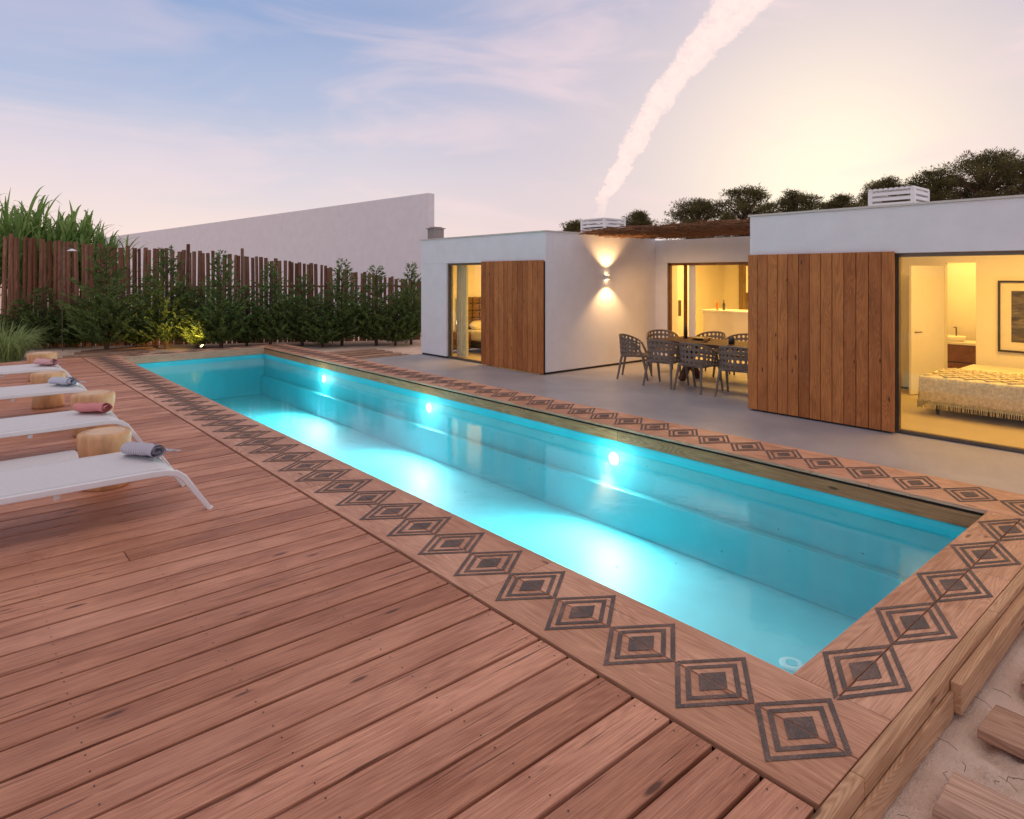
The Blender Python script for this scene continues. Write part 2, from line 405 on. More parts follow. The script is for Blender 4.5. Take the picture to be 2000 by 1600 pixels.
def vent(x,y,w,zt_):
    mb=MB(); h=w/2
    n=int(w/.07)
    for sx in (-h,h):
        for sy in (-h,h): mb.box(x+sx-.03,x+sx+.03,y+sy-.03,y+sy+.03,2.67,zt_)
    for k in range(5):
        z=zt_-.05-k*.085
        mb.box(x-h,x+h,y-h-.025,y-h+.0,z-.03,z+.02); mb.box(x-h-.025,x-h,y-h,y+h,z-.03,z+.02)
        mb.box(x+h,x+h+.025,y-h,y+h,z-.03,z+.02); mb.box(x-h,x+h,y+h,y+h+.025,z-.03,z+.02)
    for k in range(n+1):
        yy=y-h+w*k/n; mb.box(x-h-.04,x+h+.04,yy-.02,yy+.02,zt_+.001,zt_+.035)
    mb.box(x-h*.6,x+h*.6,y-h*.6,y+h*.6,2.67,zt_-.1,1)
    H('roof_vent',mb,[M_wpaint,M_bronze])
vent(11.9,10.45,.7,3.14); vent(11.7,3.95,.62,3.2)
def clad(y0,y1,n=13):
    mb=MB(); w=(y1-y0)/n
    for k in range(n): mb.box(FX-.075,FX-.045,y0+k*w+.004,y0+(k+1)*w-.004,-.095,OZ+.02)
    mb.box(FX-.044,FX-.004,y0+.01,y1-.01,-.08,OZ+.0,1)
    H('cladding_panel',mb,[W_clad,M_gap],.003)
clad(9.335,11.30); clad(3.04,4.995)
def window(y0,y1,x,divs,z0=-.11,z1=OZ-.003,t=.045):
    mb=MB(); mb.box(x,x+.07,y0,y1,z1-t,z1); mb.box(x,x+.07,y0,y1,z0,z0+t*.8)
    e=[y0]+list(divs)+[y1]
    for k,yy in enumerate(e):
        a=min(max(yy-t/2,y0),y1-t); mb.box(x+.002,x+.068,a,a+t,z0+t*.8+.001,z1-t-.001)
    f=H('window',mb,M_bronze)
    for a,b2 in zip(e,e[1:]):
        g2=MB(); g2.add([(x+.03,a+t*.5,z0+.03),(x+.03,a+t*.5,z1-.04),(x+.03,b2-t*.5,z1-.04),(x+.03,b2-t*.5,z0+.03)],[(0,1,2,3)])
        g2.build('pane',M_glass,f)
window(9.44,12.715,FX+.05,[11.1])
window(-2.39,3.075,FX+.05,[.3])
mb=MB()
mb.box(FX+.1,13.3,9.54,13.59,-.118,-.10); mb.box(FX+.1,14.4,-2.79,4.79,-.118,-.10); mb.box(12.45,18,4,11,-.118,-.10)
H('interior_floor',mb,M_floor)
mb=MB()
mb.box(12.6,12.72,-2.79,3.12,-.099,2.559); mb.box(12.6,12.72,3.55,4.79,-.099,2.559); mb.box(12.6,12.72,3.121,3.549,2.05,2.559)
mb.box(17.8,17.95,4,11,-.099,2.559); mb.box(12.65,17.8,10.8,10.95,-.099,2.559); mb.box(12.65,17.8,4.02,4.2,-.099,2.559)
mb.box(13.3,13.42,9.54,10.0,-.099,2.559)
H('interior_wall',mb,M_inner)
mb=MB()
for yy in (8.96,8.55): mb.box(12.47,12.53,yy-.03,yy+.03,-.11,OZ-.01)
mb.box(12.47,12.53,5.5,8.99,OZ-.06,OZ-.003)
mb.box(12.56,12.60,8.35,8.5,-.1,OZ-.02,1)
H('door_frame',mb,[W_vanity,M_wpaint])

# recess brushwood shade
sh=empty('brushwood_canopy',(10,7,2.66),'brown brushwood shade roof laid over the dining recess','canopy')
mb=MB()
for k in range(1900):
    x=random.uniform(9.95,12.3); y=random.uniform(5.05,9.25); L=random.uniform(.4,1.1); a=random.gauss(0,.6)+PI/2*(random.random()<.5)
    dx,dy=math.cos(a)*L/2,math.sin(a)*L/2; z=random.uniform(.0,.11)
    x0=max(9.85+random.uniform(-.1,.1),min(12.5,x-dx)); x1=max(9.85,min(12.5,x+dx)); y0=max(5.03,min(9.4,y-dy)); y1=max(5.03,min(9.4,y+dy))
    mb.path([(x0-10,y0-7,z),((x0+x1)/2-10,(y0+y1)/2-7,z+random.uniform(-.01,.03)),(x1-10,y1-7,z+random.uniform(-.03,.06))],random.uniform(.003,.008),4,cap=False)
mb.build('brushwood',W_brush,sh)
for yy in (-.6,.9):
    mb=MB(); mb.path([(.15,yy,.0),(2.44,yy,.0)],.02,8); mb.build('pole',W_brush,sh)

# sconce
sc=empty('wall_lamp',(10.72,9.33,1.80),'small white up and down lamp lit on the white side wall','wall lamp')
mb=MB(); mb.box(-.045,.045,-.085,-.002,-.045,.045); mb.build('lamp_body',M_wpaint,sc,bevel=.005)
for zz in (.046,-.048):
    mb=MB(); mb.box(-.035,.035,-.075,-.015,zz,zz+.002); mb.build('lamp_glass',emis('sconce glow',(1,.75,.4),14),sc)
for sgn in (1,-1):
    l=bpy.data.lights.new('wall_beam','SPOT'); l.energy=60; l.color=(1,.60,.25); l.spot_size=R(108); l.spot_blend=.6; l.shadow_soft_size=.02
    lo=bpy.data.objects.new('wall_beam',l); C.objects.link(lo); lo.location=(10.72,9.11,1.80+sgn*.055); lo.rotation_euler=(R(178) if sgn>0 else R(2),0,0)

def area(loc,sx,sy,e,col,rot=(0,0,0)):
    l=bpy.data.lights.new('ceiling_lamp','AREA'); l.shape='RECTANGLE'; l.size=sx; l.size_y=sy; l.energy=e; l.color=col
    lo=bpy.data.objects.new('ceiling_lamp',l); C.objects.link(lo); lo.location=loc; lo.rotation_euler=rot
WARM=(1,.53,.10)
area((10.9,1.8,2.5),1.5,3,118,WARM); area((13.5,3.4,2.5),.6,1,42,WARM)
area((10.9,11.5,2.5),1.2,1.5,105,WARM); area((15,8,2.5),2.5,3,225,WARM)
for (x,y) in ((10.5,8.3),(10.5,6.0)):  # added fill spots that brighten the dining recess, no fixtures here
    l=bpy.data.lights.new('recess_fill','SPOT'); l.energy=75; l.color=(1,.56,.22); l.shadow_soft_size=.05; l.spot_size=R(118); l.spot_blend=.8
    lo=bpy.data.objects.new('recess_fill',l); C.objects.link(lo); lo.location=(x,y,2.5)
    lo.rotation_euler=Vector((.55,0,-.83)).to_track_quat('-Z','Y').to_euler()
k=0
for (x,y) in ((10.2,3.6),(11.6,3.6),(10.2,2.0)):
    a=MB(); a.lathe([(.045,0),(.045,-.06),(.035,-.062)],16)
    tag(a.build('ceiling_spotlight',emis('spot glow',(1,.8,.5),6),loc=(x,y,2.558)),('first','second','third')[k]+' small round ceiling spotlight in the right bedroom, counted from the timber cladding','ceiling light','ceiling spotlights'); k+=1

# ---------------------------------------------------------------- bedroom furniture
bed=empty('bed',(11.4,2.2,-.10),'bed with a cream crochet blanket seen through the right window','bed')
mb=MB(); mb.box(-1.0,1.1,-1.0,.95,.14,.3); mb.build('bed_frame',M_curtain,bed,bevel=.02)
mb=MB(); mb.box(-1.02,1.1,-1.02,.97,.3,.52); mb.build('mattress',M_mattress,bed,bevel=.06)
for lx in (-.9,1.0):
    for ly in (-.9,.85): mb2=MB(); mb2.path([(lx,ly,0),(lx,ly,.14)],[.02,.03],10); mb2.build('leg',M_dark,bed)
nu,nv=40,60; vs=[];fs=[]
for j in range(nv+1):
    y=-1.08+2.11*j/nv
    for i in range(nu+1):
        u=i/nu
        if u<.18: x=-1.07-.015*math.sin(y*16); z=.20+(.53-.20)*(u/.18)
        else: x=-1.06+(u-.18)/.82*1.15; z=.535+.008*noise.noise(Vector((x*5,y*5,0)))
        vs.append((x,y,z))
for j in range(nv):
    for i in range(nu):
        a=j*(nu+1)+i; fs.append((a,a+1,a+nu+2,a+nu+1))
mb=MB(); mb.add(vs,fs)
vs=[];fs=[]
for i in range(31):
    x=-1.06+1.15*i/30
    for j in range(9): vs.append((x,1.035+.012*math.sin(x*18)+.01*j/8,.535-.34*j/8))
for i in range(30):
    for j in range(8):
        a=i*9+j; fs.append((a,a+1,a+10,a+9))
mb.add(vs,fs)
for j in range(-9,10):
    for sgn in (1,-1):
        pts=[]
        for t in range(13):
            x=-1.03+1.05*t/12; y=j*.24+sgn*(x+1)*.8
            if -1.0<y<1.0: pts.append((x,y,.548))
        if len(pts)>1: mb.path(pts,.012,5)
for k in range(90):
    y=-1.05+2.1*k/89; mb.path([(-1.085,y,.21),(-1.09,y+random.uniform(-.01,.01),.10)],.006,4)
for k in range(50):
    x=-1.05+1.13*k/49; mb.path([(x,1.05,.2),(x+random.uniform(-.01,.01),1.055,.09)],.006,4)
mb.build('blanket',M_blanket,bed,smooth=True)
pic=empty('picture',(12.595,2.3,1.2),'large black framed photograph on the right bedroom wall','picture')
mb=MB(); w,h=.52,.56
for a in ((-w,w,h-.03,h),(-w,w,-h,-h+.03)): mb.box(-.035,0,a[0],a[1],a[2],a[3])
mb.box(-.035,0,-w,-w+.03,-h+.03,h-.03); mb.box(-.035,0,w-.03,w,-h+.03,h-.03); mb.build('frame',M_black,pic)
mb=MB(); mb.box(-.012,-.001,-w+.03,w-.03,-h+.03,h-.03); mb.build('mount',M_mattress,pic)
m,nt,b=newmat('landscape print'); g=N(nt); tc=g.n('ShaderNodeTexCoord').outputs['Object']
nt.links.new(g.ramp(g.noise(g.map(tc,(1,2,9)),1.5,6,.6,.8),[(.35,(.02,.02,.02)),(.6,(.14,.12,.10)),(.75,(.4,.36,.3))]),b.inputs['Base Color'])
mb=MB(); mb.box(-.016,-.013,-w+.17,w-.17,-h+.16,h-.16); mb.build('print',m,pic)
va=empty('vanity',(13.75,3.75,-.10),'wooden bathroom vanity with white basin seen through the doorway','vanity')
mb=MB(); mb.box(-.25,.25,-.6,.6,.12,.72); mb.box(-.255,-.252,-.58,.58,.4,.42,1); mb.build('cabinet',[W_vanity,M_dark],va,bevel=.001)
mb=MB(); mb.box(-.27,.27,-.62,.62,.721,.76); mb.lathe([(.15,.76),(.2,.84),(.19,.85),(.1,.78)],24); mb.build('basin',M_wpaint,va)
mb=MB(); mb.path([(.18,0,.76),(.18,0,1.0),(.05,0,1.0)],.012,8); mb.build('faucet',M_bronze,va)
dr=empty('open_door',(12.59,3.56,-.10),'white interior door standing ajar beside the right bedroom doorway','door')
mb=MB(); mb.box(-.8,-.0,0,.04,.01,2.1); mb.build('door_leaf',M_wpaint,dr,bevel=.003)
mb=MB(); mb.path([(-.72,-.0,1.02),(-.72,-.05,1.02),(-.62,-.05,1.02)],.009,8); mb.build('handle',M_bronze,dr)
dr.rotation_euler.z=R(-18)
# left bedroom
lb=empty('bed',(10.75,12.3,-.10),'bed with tufted brown headboard seen through the left window','bed')
mb=MB(); mb.box(-.8,.8,-.9,1.15,.12,.3); mb.build('bed_frame',M_dark,lb,bevel=.02)
mb=MB(); mb.box(-.8,.8,-.9,1.15,.3,.56); mb.build('mattress',M_mattress,lb,bevel=.07)
mb=MB()
for i in range(8):
    for j in range(6):
        mb.box(-.9+i*.225+.004,-.9+(i+1)*.225-.004,1.19,1.26,.3+j*.18+.004,.3+(j+1)*.18-.004)
mb.build('headboard',plain('headboard velvet',(.16,.09,.05),.8),lb,bevel=.03)
for sx in (-.4,.4):
    mb=MB(); mb.lathe([(.02,0),(.25,.03),(.30,.09),(.25,.15),(.02,.18)],20)
    o=mb.build('pillow',M_mattress,lb,smooth=True); o.location=(sx,.95,.56); o.scale=(1.15,.75,1); o.rotation_euler=(R(25),0,0)
tl=empty('table_lamp',(9.78,13.3,.42),'lit cream table lamp beside the headboard in the left bedroom','lamp')
mb=MB(); mb.lathe([(.07,0),(.07,.02),(.015,.04),(.02,.12),(.012,.2)],16); mb.build('base',M_bronze,tl,smooth=True)
mb=MB(); mb.lathe([(.12,.2),(.085,.38)],24); mb.build('lamp_shade',emis('shade glow',(1,.8,.5),1.6),tl,smooth=True)
ns=empty('bedside_table',(9.78,13.3,-.10),'small dark bedside table under the cream lamp','bedside table')
mb=MB(); mb.box(-.2,.2,-.2,.2,.15,.515); mb.build('cabinet',W_vanity,ns,bevel=.01)
for sx in(-.15,.15):
    for sy in(-.15,.15): mb=MB(); mb.path([(sx,sy,0),(sx,sy,.15)],.012,8); mb.build('leg',M_dark,ns)
def curtain(x0,y0,x1,y1,z0,z1,label,mat,amp=.05,folds=9):
    mb=MB(); n=folds*8; vs=[];fs=[]
    dx,dy=x1-x0,y1-y0; L=math.hypot(dx,dy); nxv,nyv=-dy/L,dx/L
    for i in range(n+1):
        t=i/n; o=amp*math.sin(t*folds*2*PI+.6*math.sin(t*9))
        for z in (z0,(z0+z1)/2,z1): vs.append((x0+dx*t+nxv*o*(1.15 if z==z0 else 1),y0+dy*t+nyv*o,z))
    for i in range(n):
        for j in range(2): a=i*3+j; fs.append((a,a+3,a+4,a+1))
    mb.add(vs,fs); o=mb.build('curtain',mat,smooth=True); tag(o,label,'curtain')
curtain(9.25,12.3,9.25,12.72,-.08,2.4,'pale green grey curtain gathered at the left window',M_curtain,.05,5)
curtain(17.6,9.0,17.6,10.2,.6,2.4,'brown grey curtain hanging at the back of the kitchen',plain('brown curtain',(.30,.22,.14),.9),.05,6)
# kitchen
kc=empty('kitchen_counter',(14.5,8.2,-.10),'white breakfast counter in the kitchen behind the dining recess','counter')
mb=MB(); mb.box(-.3,.3,-1.6,1.0,0,1.05); mb.build('counter_body',M_inner,kc,bevel=.004)
mb=MB(); mb.box(-.35,.35,-1.65,1.05,1.051,1.09); mb.build('countertop',M_wpaint,kc,bevel=.004)
cb=empty('kitchen_cabinet',(17.4,8.5,-.10),'white kitchen cupboards along the back kitchen wall','cupboard')
for k in range(4):
    mb=MB(); mb.box(-.3,.3,-1.2+k*.6+.003,-1.2+(k+1)*.6-.003,1.45,2.2); mb.build('wall_unit',M_wpaint,cb,bevel=.004)
    mb=MB(); mb.box(-.3,.3,-1.2+k*.6+.003,-1.2+(k+1)*.6-.003,0,.9); mb.build('base_unit',M_wpaint,cb,bevel=.004)
fr_=empty('wardrobe',(14.2,10.3,-.10),'tall white cupboard at the left of the kitchen','cupboard')
for q in ((-.5,0),(.004,.5)):
    mb=MB(); mb.box(*q,-.4,.4,0,2.3); mb.build('door',M_wpaint,fr_,bevel=.004)
for q in (-.04,.02):
    mb=MB(); mb.box(q,q+.02,-.43,-.401,.9,1.3); mb.build('handle',M_bronze,fr_)
for k,(x,y,c,nm) in enumerate(((14.35,8.9,(.5,.2,.05),'amber'),(14.4,8.75,(.05,.05,.04),'dark'),(14.4,7.6,(.6,.55,.4),'pale'))):
    a=MB(); a.lathe([(.035,0),(.035,.14),(.012,.19),(.012,.25)],14)
    tag(a.build('bottle',plain('bottle '+nm,c,.2),smooth=True,loc=(x,y,.992)),nm+' bottle standing on the white kitchen counter','bottle')

# ---------------------------------------------------------------- dining set
tb=empty('dining_table',(10.6,6.45,-.12),'long brown wooden dining table with crossed legs in the recess','dining table')
mb=MB()
for k in range(6): mb.box(-.5+k*.1667+.002,-.5+(k+1)*.1667-.002,-1.25,1.2,.69,.75)
mb.build('tabletop',W_table,tb,bevel=.005)
for yy in (-.8,.7):
    for s_ in (-1,1):
        mb=MB(); M_=Matrix.Translation((0,yy,.352))@Matrix.Rotation(R(40)*s_,4,'Y')
        mb.box(-.055,.055,-.045+.001*s_,.045+.001*s_,-.43,.43,0,None,M_); mb.build('leg',W_table,tb)
mb=MB(); mb.box(-.04,.04,-.75,.65,.31,.39); mb.build('stretcher',W_table,tb)
for yy in (-.85,.65): mb=MB(); mb.box(-.36,.36,yy,yy+.1,.64,.689); mb.build('bearer',W_table,tb)
def perforated(fn,nu,nv,hole,name,parent):
    """sheet of cells, each with an oval-ish opening left in its middle"""
    mb=MB(); sub=3
    for i in range(nu):
        for j in range(nv):
            P=lambda u,v: Vector(fn((i+u)/nu,(j+v)/nv))
            ring=[(0,0),(.5,0),(1,0),(1,.5),(1,1),(.5,1),(0,1),(0,.5)]
            inner=[(.5+.5*hole*math.cos(R(-135+45*k)),.5+.5*hole*math.sin(R(-135+45*k))) for k in range(8)]
            vs=[P(*q) for q in ring]+[P(*q) for q in inner]
            mb.add(vs,[(k,(k+1)%8,8+(k+1)%8,8+k) for k in range(8)])
    o=mb.build(name,M_chair,parent)
    s=o.modifiers.new('s','SOLIDIFY'); s.thickness=.016; s.offset=0
    return o
def make_chair():
    e=empty('dining_chair',(0,0,0),'x','chair','perforated dining chairs')
    def back(u,v):
        th=(u-.5)*R(195); rx=.30; ry=.29
        top=.82-.15*min(1,abs(u-.5)*2)**2.2; z=.45+(top-.45)*v
        k=1+.08*v
        return (rx*k*math.sin(th),-ry*k*math.cos(th),z)
    perforated(back,13,4,.62,'backrest',e)
    def seat(u,v):
        x=(u-.5)*.54; y=(v-.5)*.54
        r=max(abs(x)/.27,abs(y)/.27); L=math.hypot(x/.27,y/.27)
        if L>0: q=r/L; q=q*.55+.45; x*=q; y*=q
        return (x,y,.45-.02*(1-r))
    perforated(seat,7,7,.5,'seat',e)
    mb=MB(); pts=[back(i/24,1) for i in range(25)]; mb.path(pts,.016,8); mb.build('top_rail',M_chair,e,smooth=True)
    mb=MB(); q=.24
    mb.path([(-q,-q,.435),(q,-q,.435),(q,q,.435),(-q,q,.435),(-q,-q,.435)],.02,6)
    mb.build('seat_frame',M_chair,e)
    for sx in(-1,1):
        for sy in(-1,1):
            mb=MB()
            if sy>0: mb.path([(sx*.30,.06,.66),(sx*.285,.17,.44),(sx*.29,.26,0)],[.018,.026,.018],8)
            else: mb.path([(sx*.23,-.23,.45),(sx*.28,-.31,0)],[.026,.018],8)
            mb.build('leg',M_chair,e)
    return e
ch0=make_chair()
chs=[((10.0,7.95),R(-150),'perforated brown dining chair at the head of the table, nearest the lit wall'),
     ((9.72,7.05),R(-85),'perforated brown dining chair first from the left along the pool side of the table'),
     ((9.72,6.38),R(-95),'perforated brown dining chair second from the left along the pool side of the table'),
     ((9.78,5.66),R(-80),'perforated brown dining chair beside the timber cladding on the pool side of the table'),
     ((11.05,8.1),R(140),'perforated brown dining chair behind the left corner of the table'),
     ((11.45,7.3),R(88),'perforated brown dining chair at the left of the house side of the table'),
     ((11.45,6.6),R(95),'perforated brown dining chair at the middle of the house side of the table'),
     ((11.45,5.85),R(92),'perforated brown dining chair at the right of the house side of the table')]
for k,((x,y),rz,lab) in enumerate(chs):
    c=ch0 if k==0 else copy_tree(ch0); c.location=(x,y,-.12); c.rotation_euler.z=rz; c['label']=lab
tz=.632
a=MB(); a.lathe([(.036,0),(.037,.16),(.03,.2),(.013,.235),(.013,.30)],16); tag(a.build('bottle',M_black,smooth=True,loc=(10.75,7.35,tz)),'dark wine bottle standing on the dining table','bottle')
a=MB(); a.lathe([(.05,0),(.055,.05),(.05,.12),(.046,.12),(.04,.02)],18); tag(a.build('jar',M_black,smooth=True,loc=(10.45,6.2,tz)),'black jar on the dining table toward the cladding','jar')
a=MB(); a.lathe([(.04,0),(.04,.09),(.036,.09),(.036,.01)],18); tag(a.build('candle_glass',plain('amber glass',(.5,.3,.1),.2),smooth=True,loc=(10.5,6.75,tz)),'amber candle glass at the middle of the dining table','candle glass')
a=MB(); a.lathe([(.05,0),(.16,.015),(.19,.04),(.18,.04),(.05,.012)],24); tag(a.build('plate',M_black,smooth=True,loc=(10.75,7.0,tz)),'dark shallow dish on the dining table beside the bottle','dish')

# ---------------------------------------------------------------- loungers, stumps, towels
def make_lounger():
    e=empty('sun_lounger',(0,0,0),'x','sun lounger','white sun loungers in a row on the deck')
    w=.38
    for s_ in (-1,1):
        prof=[(-1.95,.35),(-1.0,.35),(-.42,.35),(-.31,.344),(-.24,.325),(-.19,.285),(0,0)]
        pts=[(x,s_*w,z) for x,z in prof]
        mb=MB(); vs=[];fs=[]
        t=.022; hgt=.046
        for i,p in enumerate(pts):
            p=Vector(p); tg=(Vector(pts[min(i+1,len(pts)-1)])-Vector(pts[max(i-1,0)])).normalized(); nn=Vector((-tg.z,0,tg.x))
            if nn.z<0: nn=-nn
            hh=hgt/2*(1 if i<6 else .8)
            for (a,b2) in ((-1,-1),(1,-1),(1,1),(-1,1)): vs.append(p+Vector((0,a*t,0))+nn*b2*hh)
        for i in range(len(pts)-1):
            for k in range(4): k2=(k+1)%4; fs.append((i*4+k,i*4+k2,i*4+4+k2,i*4+4+k))
        fs.append((0,1,2,3)); fs.append(tuple(len(vs)-4+k for k in (3,2,1,0)))
        mb.add(vs,fs); mb.build('side_rail',M_wpaint,e,bevel=.007)
        mb=MB(); mb.path([(-1.6,s_*w,.32),(-1.62,s_*w,0)],[.022,.018],10); mb.build('leg',M_wpaint,e)
    for (x,z) in ((-.26,.315),(-1.0,.30),(-1.93,.335)):
        mb=MB(); mb.box(x-.02,x+.02,-w+.02,w-.02,z-.018,z+.018); mb.build('crossbar',M_wpaint,e,bevel=.005)
    vs=[];fs=[]; nu,nv=40,12
    for i in range(nu+1):
        x=-1.93+1.70*i/nu
        for j in range(nv+1):
            v=j/nv*2-1; y=v*(w-.004); z=.376-.014*(1-v*v)
            if x>-.38: z-= 1.9*(x+.38)**2
            vs.append((x,y,z))
    for i in range(nu):
        for j in range(nv): a=i*(nv+1)+j; fs.append((a,a+nv+1,a+nv+2,a+1))
    mb=MB(); mb.add(vs,fs); o=mb.build('sling',M_fabric,e,smooth=True)
    s=o.modifiers.new('s','SOLIDIFY'); s.thickness=.006; s.offset=-1
    return e
LY=[5.88,8.15,10.5,13.05]; tow=['lavender grey and white rolled towel','coral pink towel','pale blue grey towel','pale pink towel']
lg0=make_lounger()
for k,yy in enumerate(LY):
    l=lg0 if k==0 else copy_tree(lg0)
    l.location=(1.58+.02*k,yy,0); l.rotation_euler.z=R((0,1.0,-.6,.4)[k])
    l['label']='white sling sun lounger holding the '+tow[k]
for k,(x,y,lab) in enumerate(((1.06,6.70,'nearest pale tree stump side table, behind the first lounger'),(1.30,8.98,'second tree stump side table from the camera, beside the coral towel lounger'),(1.08,11.25,'third tree stump side table from the camera'),(1.28,14.15,'farthest tree stump side table, behind the pale pink towel lounger'))):
    mb=MB(); r=.185+.012*(k%2)
    prof=[(r*1.0,0),(r*1.04,.02),(r*1.02,.10),(r*.96,.16),(r*.86,.195),(r*.90,.22),(r*1.03,.27),(r*1.10,.36),(r*1.12,.44),(r*1.09,.468),(r*1.02,.476)]
    mb.lathe(prof,36,wob=.025); mb.lathe([(r*.8,.4765),(r*.79,.477)],30,wob=.03,mi=1)
    o=tag(mb.build('stump_table',[M_stump,M_stop],loc=(x,y,0)),lab,'side table','tree stump side tables')
    o.data.polygons.foreach_set('use_smooth',[len(p.vertices)==4 for p in o.data.polygons])
def towel(x,y,z,rz,base,stripe,label,seed):
    random.seed(seed)
    m,nt,b=newmat('towel cloth'); g=N(nt); tc=g.n('ShaderNodeTexCoord').outputs['Object']
    sx=g.n('ShaderNodeSeparateXYZ'); g.inp(sx.inputs[0],tc)
    st=g.math('GREATER_THAN',g.math('SINE',g.math('MULTIPLY',sx.outputs[0],290.0)),.35)
    nt.links.new(g.mix(st,c4(base),c4(stripe)),b.inputs['Base Color']); b.inputs['Roughness'].default_value=.95
    nt.links.new(g.bump(g.noise(tc,120,3),.9,.01),b.inputs['Normal'])
    e=empty('towel',(x,y,z),label,'towel','rolled towels on the loungers',rz)
    mb=MB(); n=90; L=.155; vs=[];fs=[]; m_=18
    for i in range(n+1):
        t=i/n; ang=t*3.3*2*PI; r=.016+.048*t
        for j in range(m_+1):
            xx=-L+2*L*j/m_; w=.014*noise.noise(Vector((ang*.5,xx*12,seed)))
            sh_=.03*math.sin(ang*.5+seed)*t
            rr=r+w; cz=.058
            vs.append((xx+sh_+.012*noise.noise(Vector((ang,seed,0))),rr*math.cos(-ang)*1.35+.02*math.sin(xx*9+seed),max(.003+t*.002,cz+rr*math.sin(-ang)*.85)))
    for i in range(n):
        for j in range(m_): a=i*(m_+1)+j; fs.append((a,a+m_+1,a+m_+2,a+1))
    mb.add(vs,fs); mb.build('roll',m,e,smooth=True)
    mb=MB(); vs=[];fs=[]
    for i in range(17):
        for j in range(13):
            u=i/16; v=j/12
            vs.append((-.12+.26*u+.02*math.sin(v*7),.03+.18*v, .012+.09*(1-v)**2+.025*abs(noise.noise(Vector((u*6,v*4,seed))))))
    for i in range(16):
        for j in range(12): a=i*13+j; fs.append((a,a+13,a+14,a+1))
    mb.add(vs,fs); mb.build('flap',m,e,smooth=True)
    mb=MB()
    for k in range(36):
        xx=-.105+.24*k/35; mb.path([(xx,.205,.012),(xx+random.uniform(-.01,.01),.23,.008),(xx+random.uniform(-.015,.015),.26,.005)],.0025,4)
    mb.build('fringe',m,e)
towel(1.20,5.98,.372,R(-62),(.40,.36,.42),(.72,.68,.74),'lavender grey and white rolled towel with fringe on the nearest lounger',1)
towel(1.18,8.22,.372,R(-40),(.66,.20,.20),(.80,.40,.37),'coral pink rolled towel on the second lounger',2)
towel(1.18,10.55,.372,R(-50),(.48,.50,.60),(.70,.70,.76),'pale blue grey rolled towel on the third lounger',3)
towel(1.23,13.05,.372,R(-45),(.70,.34,.34),(.80,.54,.54),'pale pink rolled towel on the farthest lounger',4)
random.seed(11)
fc=empty('floor_cushion',(.62,7.5,0),'white padded cushion on a dark base lying on the deck between loungers','cushion',rz=R(3))
mb=MB(); mb.box(-.5,.36,-.2,.2,.045,.13); mb.build('cushion',M_fabric,fc,bevel=.03)
mb=MB(); mb.box(-.5,.34,-.18,.18,0,.044); mb.build('base',M_dark,fc,bevel=.005)

# ---------------------------------------------------------------- fence
def interp(tab,x):
    for (a,b2),(c,d) in zip(tab,tab[1:]):
        if a<=x<=c: return b2+(d-b2)*(x-a)/(c-a)
    return tab[0][1] if x<tab[0][0] else tab[-1][1]
top=[(-150,455),(0,460),(150,474),(230,482),(400,492),(500,502),(600,515),(660,524),(720,536),(830,552)]
f0=Vector(at(-150,18.0)); f1=Vector(at(832,20.8))
fe=empty('fence',(f0.x,f0.y,GZ),'rustic fence of upright dark wooden stakes behind the shrubs','fence')
mb=MB(); Lf=(f1-f0).length; s=0
while s<Lf:
    p=f0+(f1-f0)*(s/Lf); d=p.x*FW.x+p.y*FW.y; px=1000+1280*(p.x*RT.x+p.y*RT.y)/d
    z=zt(interp(top,px),d)-GZ+random.gauss(0,.03)
    if random.random()<.02: z+=.2
    big=1.0+.1*max(0,(300-px)/450)
    r=random.uniform(.045,.068)*big; lean=random.gauss(0,.035)
    q=Vector((p.x-f0.x,p.y-f0.y,0)); dr_=Vector(((f1-f0).x,(f1-f0).y,0)).normalized()
    mb.path([q,q+dr_*lean*.5+Vector((0,0,z*.5)),q+dr_*lean+Vector((0,0,z))],[r,r*.95,r*.9],8)
    s+=r*2+random.choice((.0,.003,.006,.012,.03))
mb.build('stakes',W_stake,fe)
for hh in (.5,1.7):
    mb=MB(); mb.path([(0,0.09,hh),(f1.x-f0.x,f1.y-f0.y+.09,hh)],.025,6); mb.build('rail',W_stake,fe)

a=Vector(at(836,26)); b2=Vector(at(205,46)); za=zt(377,26); zb=zt(464,46)
nrm=Vector((-(b2-a).y,(b2-a).x)).normalized()*.35
if nrm.dot(Vector((FW.x,FW.y)))<0: nrm=-nrm
mb=MB(); P=[a,b2,b2+nrm,a+nrm]
vs=[(p.x,p.y,GZ) for p in P]+[(p.x,p.y,z) for p,z in zip(P,(za,zb,zb,za))]
mb.add(vs,[(3,2,1,0),(4,5,6,7),(0,1,5,4),(1,2,6,5),(2,3,7,6),(3,0,4,7)])
tag(mb.build('boundary_wall',M_white),'tall plain white wall with a sloping top rising beyond the stake fence','wall')

x,y=at(122,17.6); e=empty('outdoor_shower',(x,y,GZ),'slim metal outdoor shower rising in front of the left fence','shower')
mb=MB(); mb.path([(0,0,0),(0,0,2.72),(.05,-.03,2.76),(.2,-.12,2.76)],.014,8); mb.build('pipe',M_bronze,e)
mb=MB(); mb.lathe([(.02,.06),(.12,.01),(.12,0)],20,(.2,-.12,2.69)); mb.build('shower_head',M_wpaint,e)

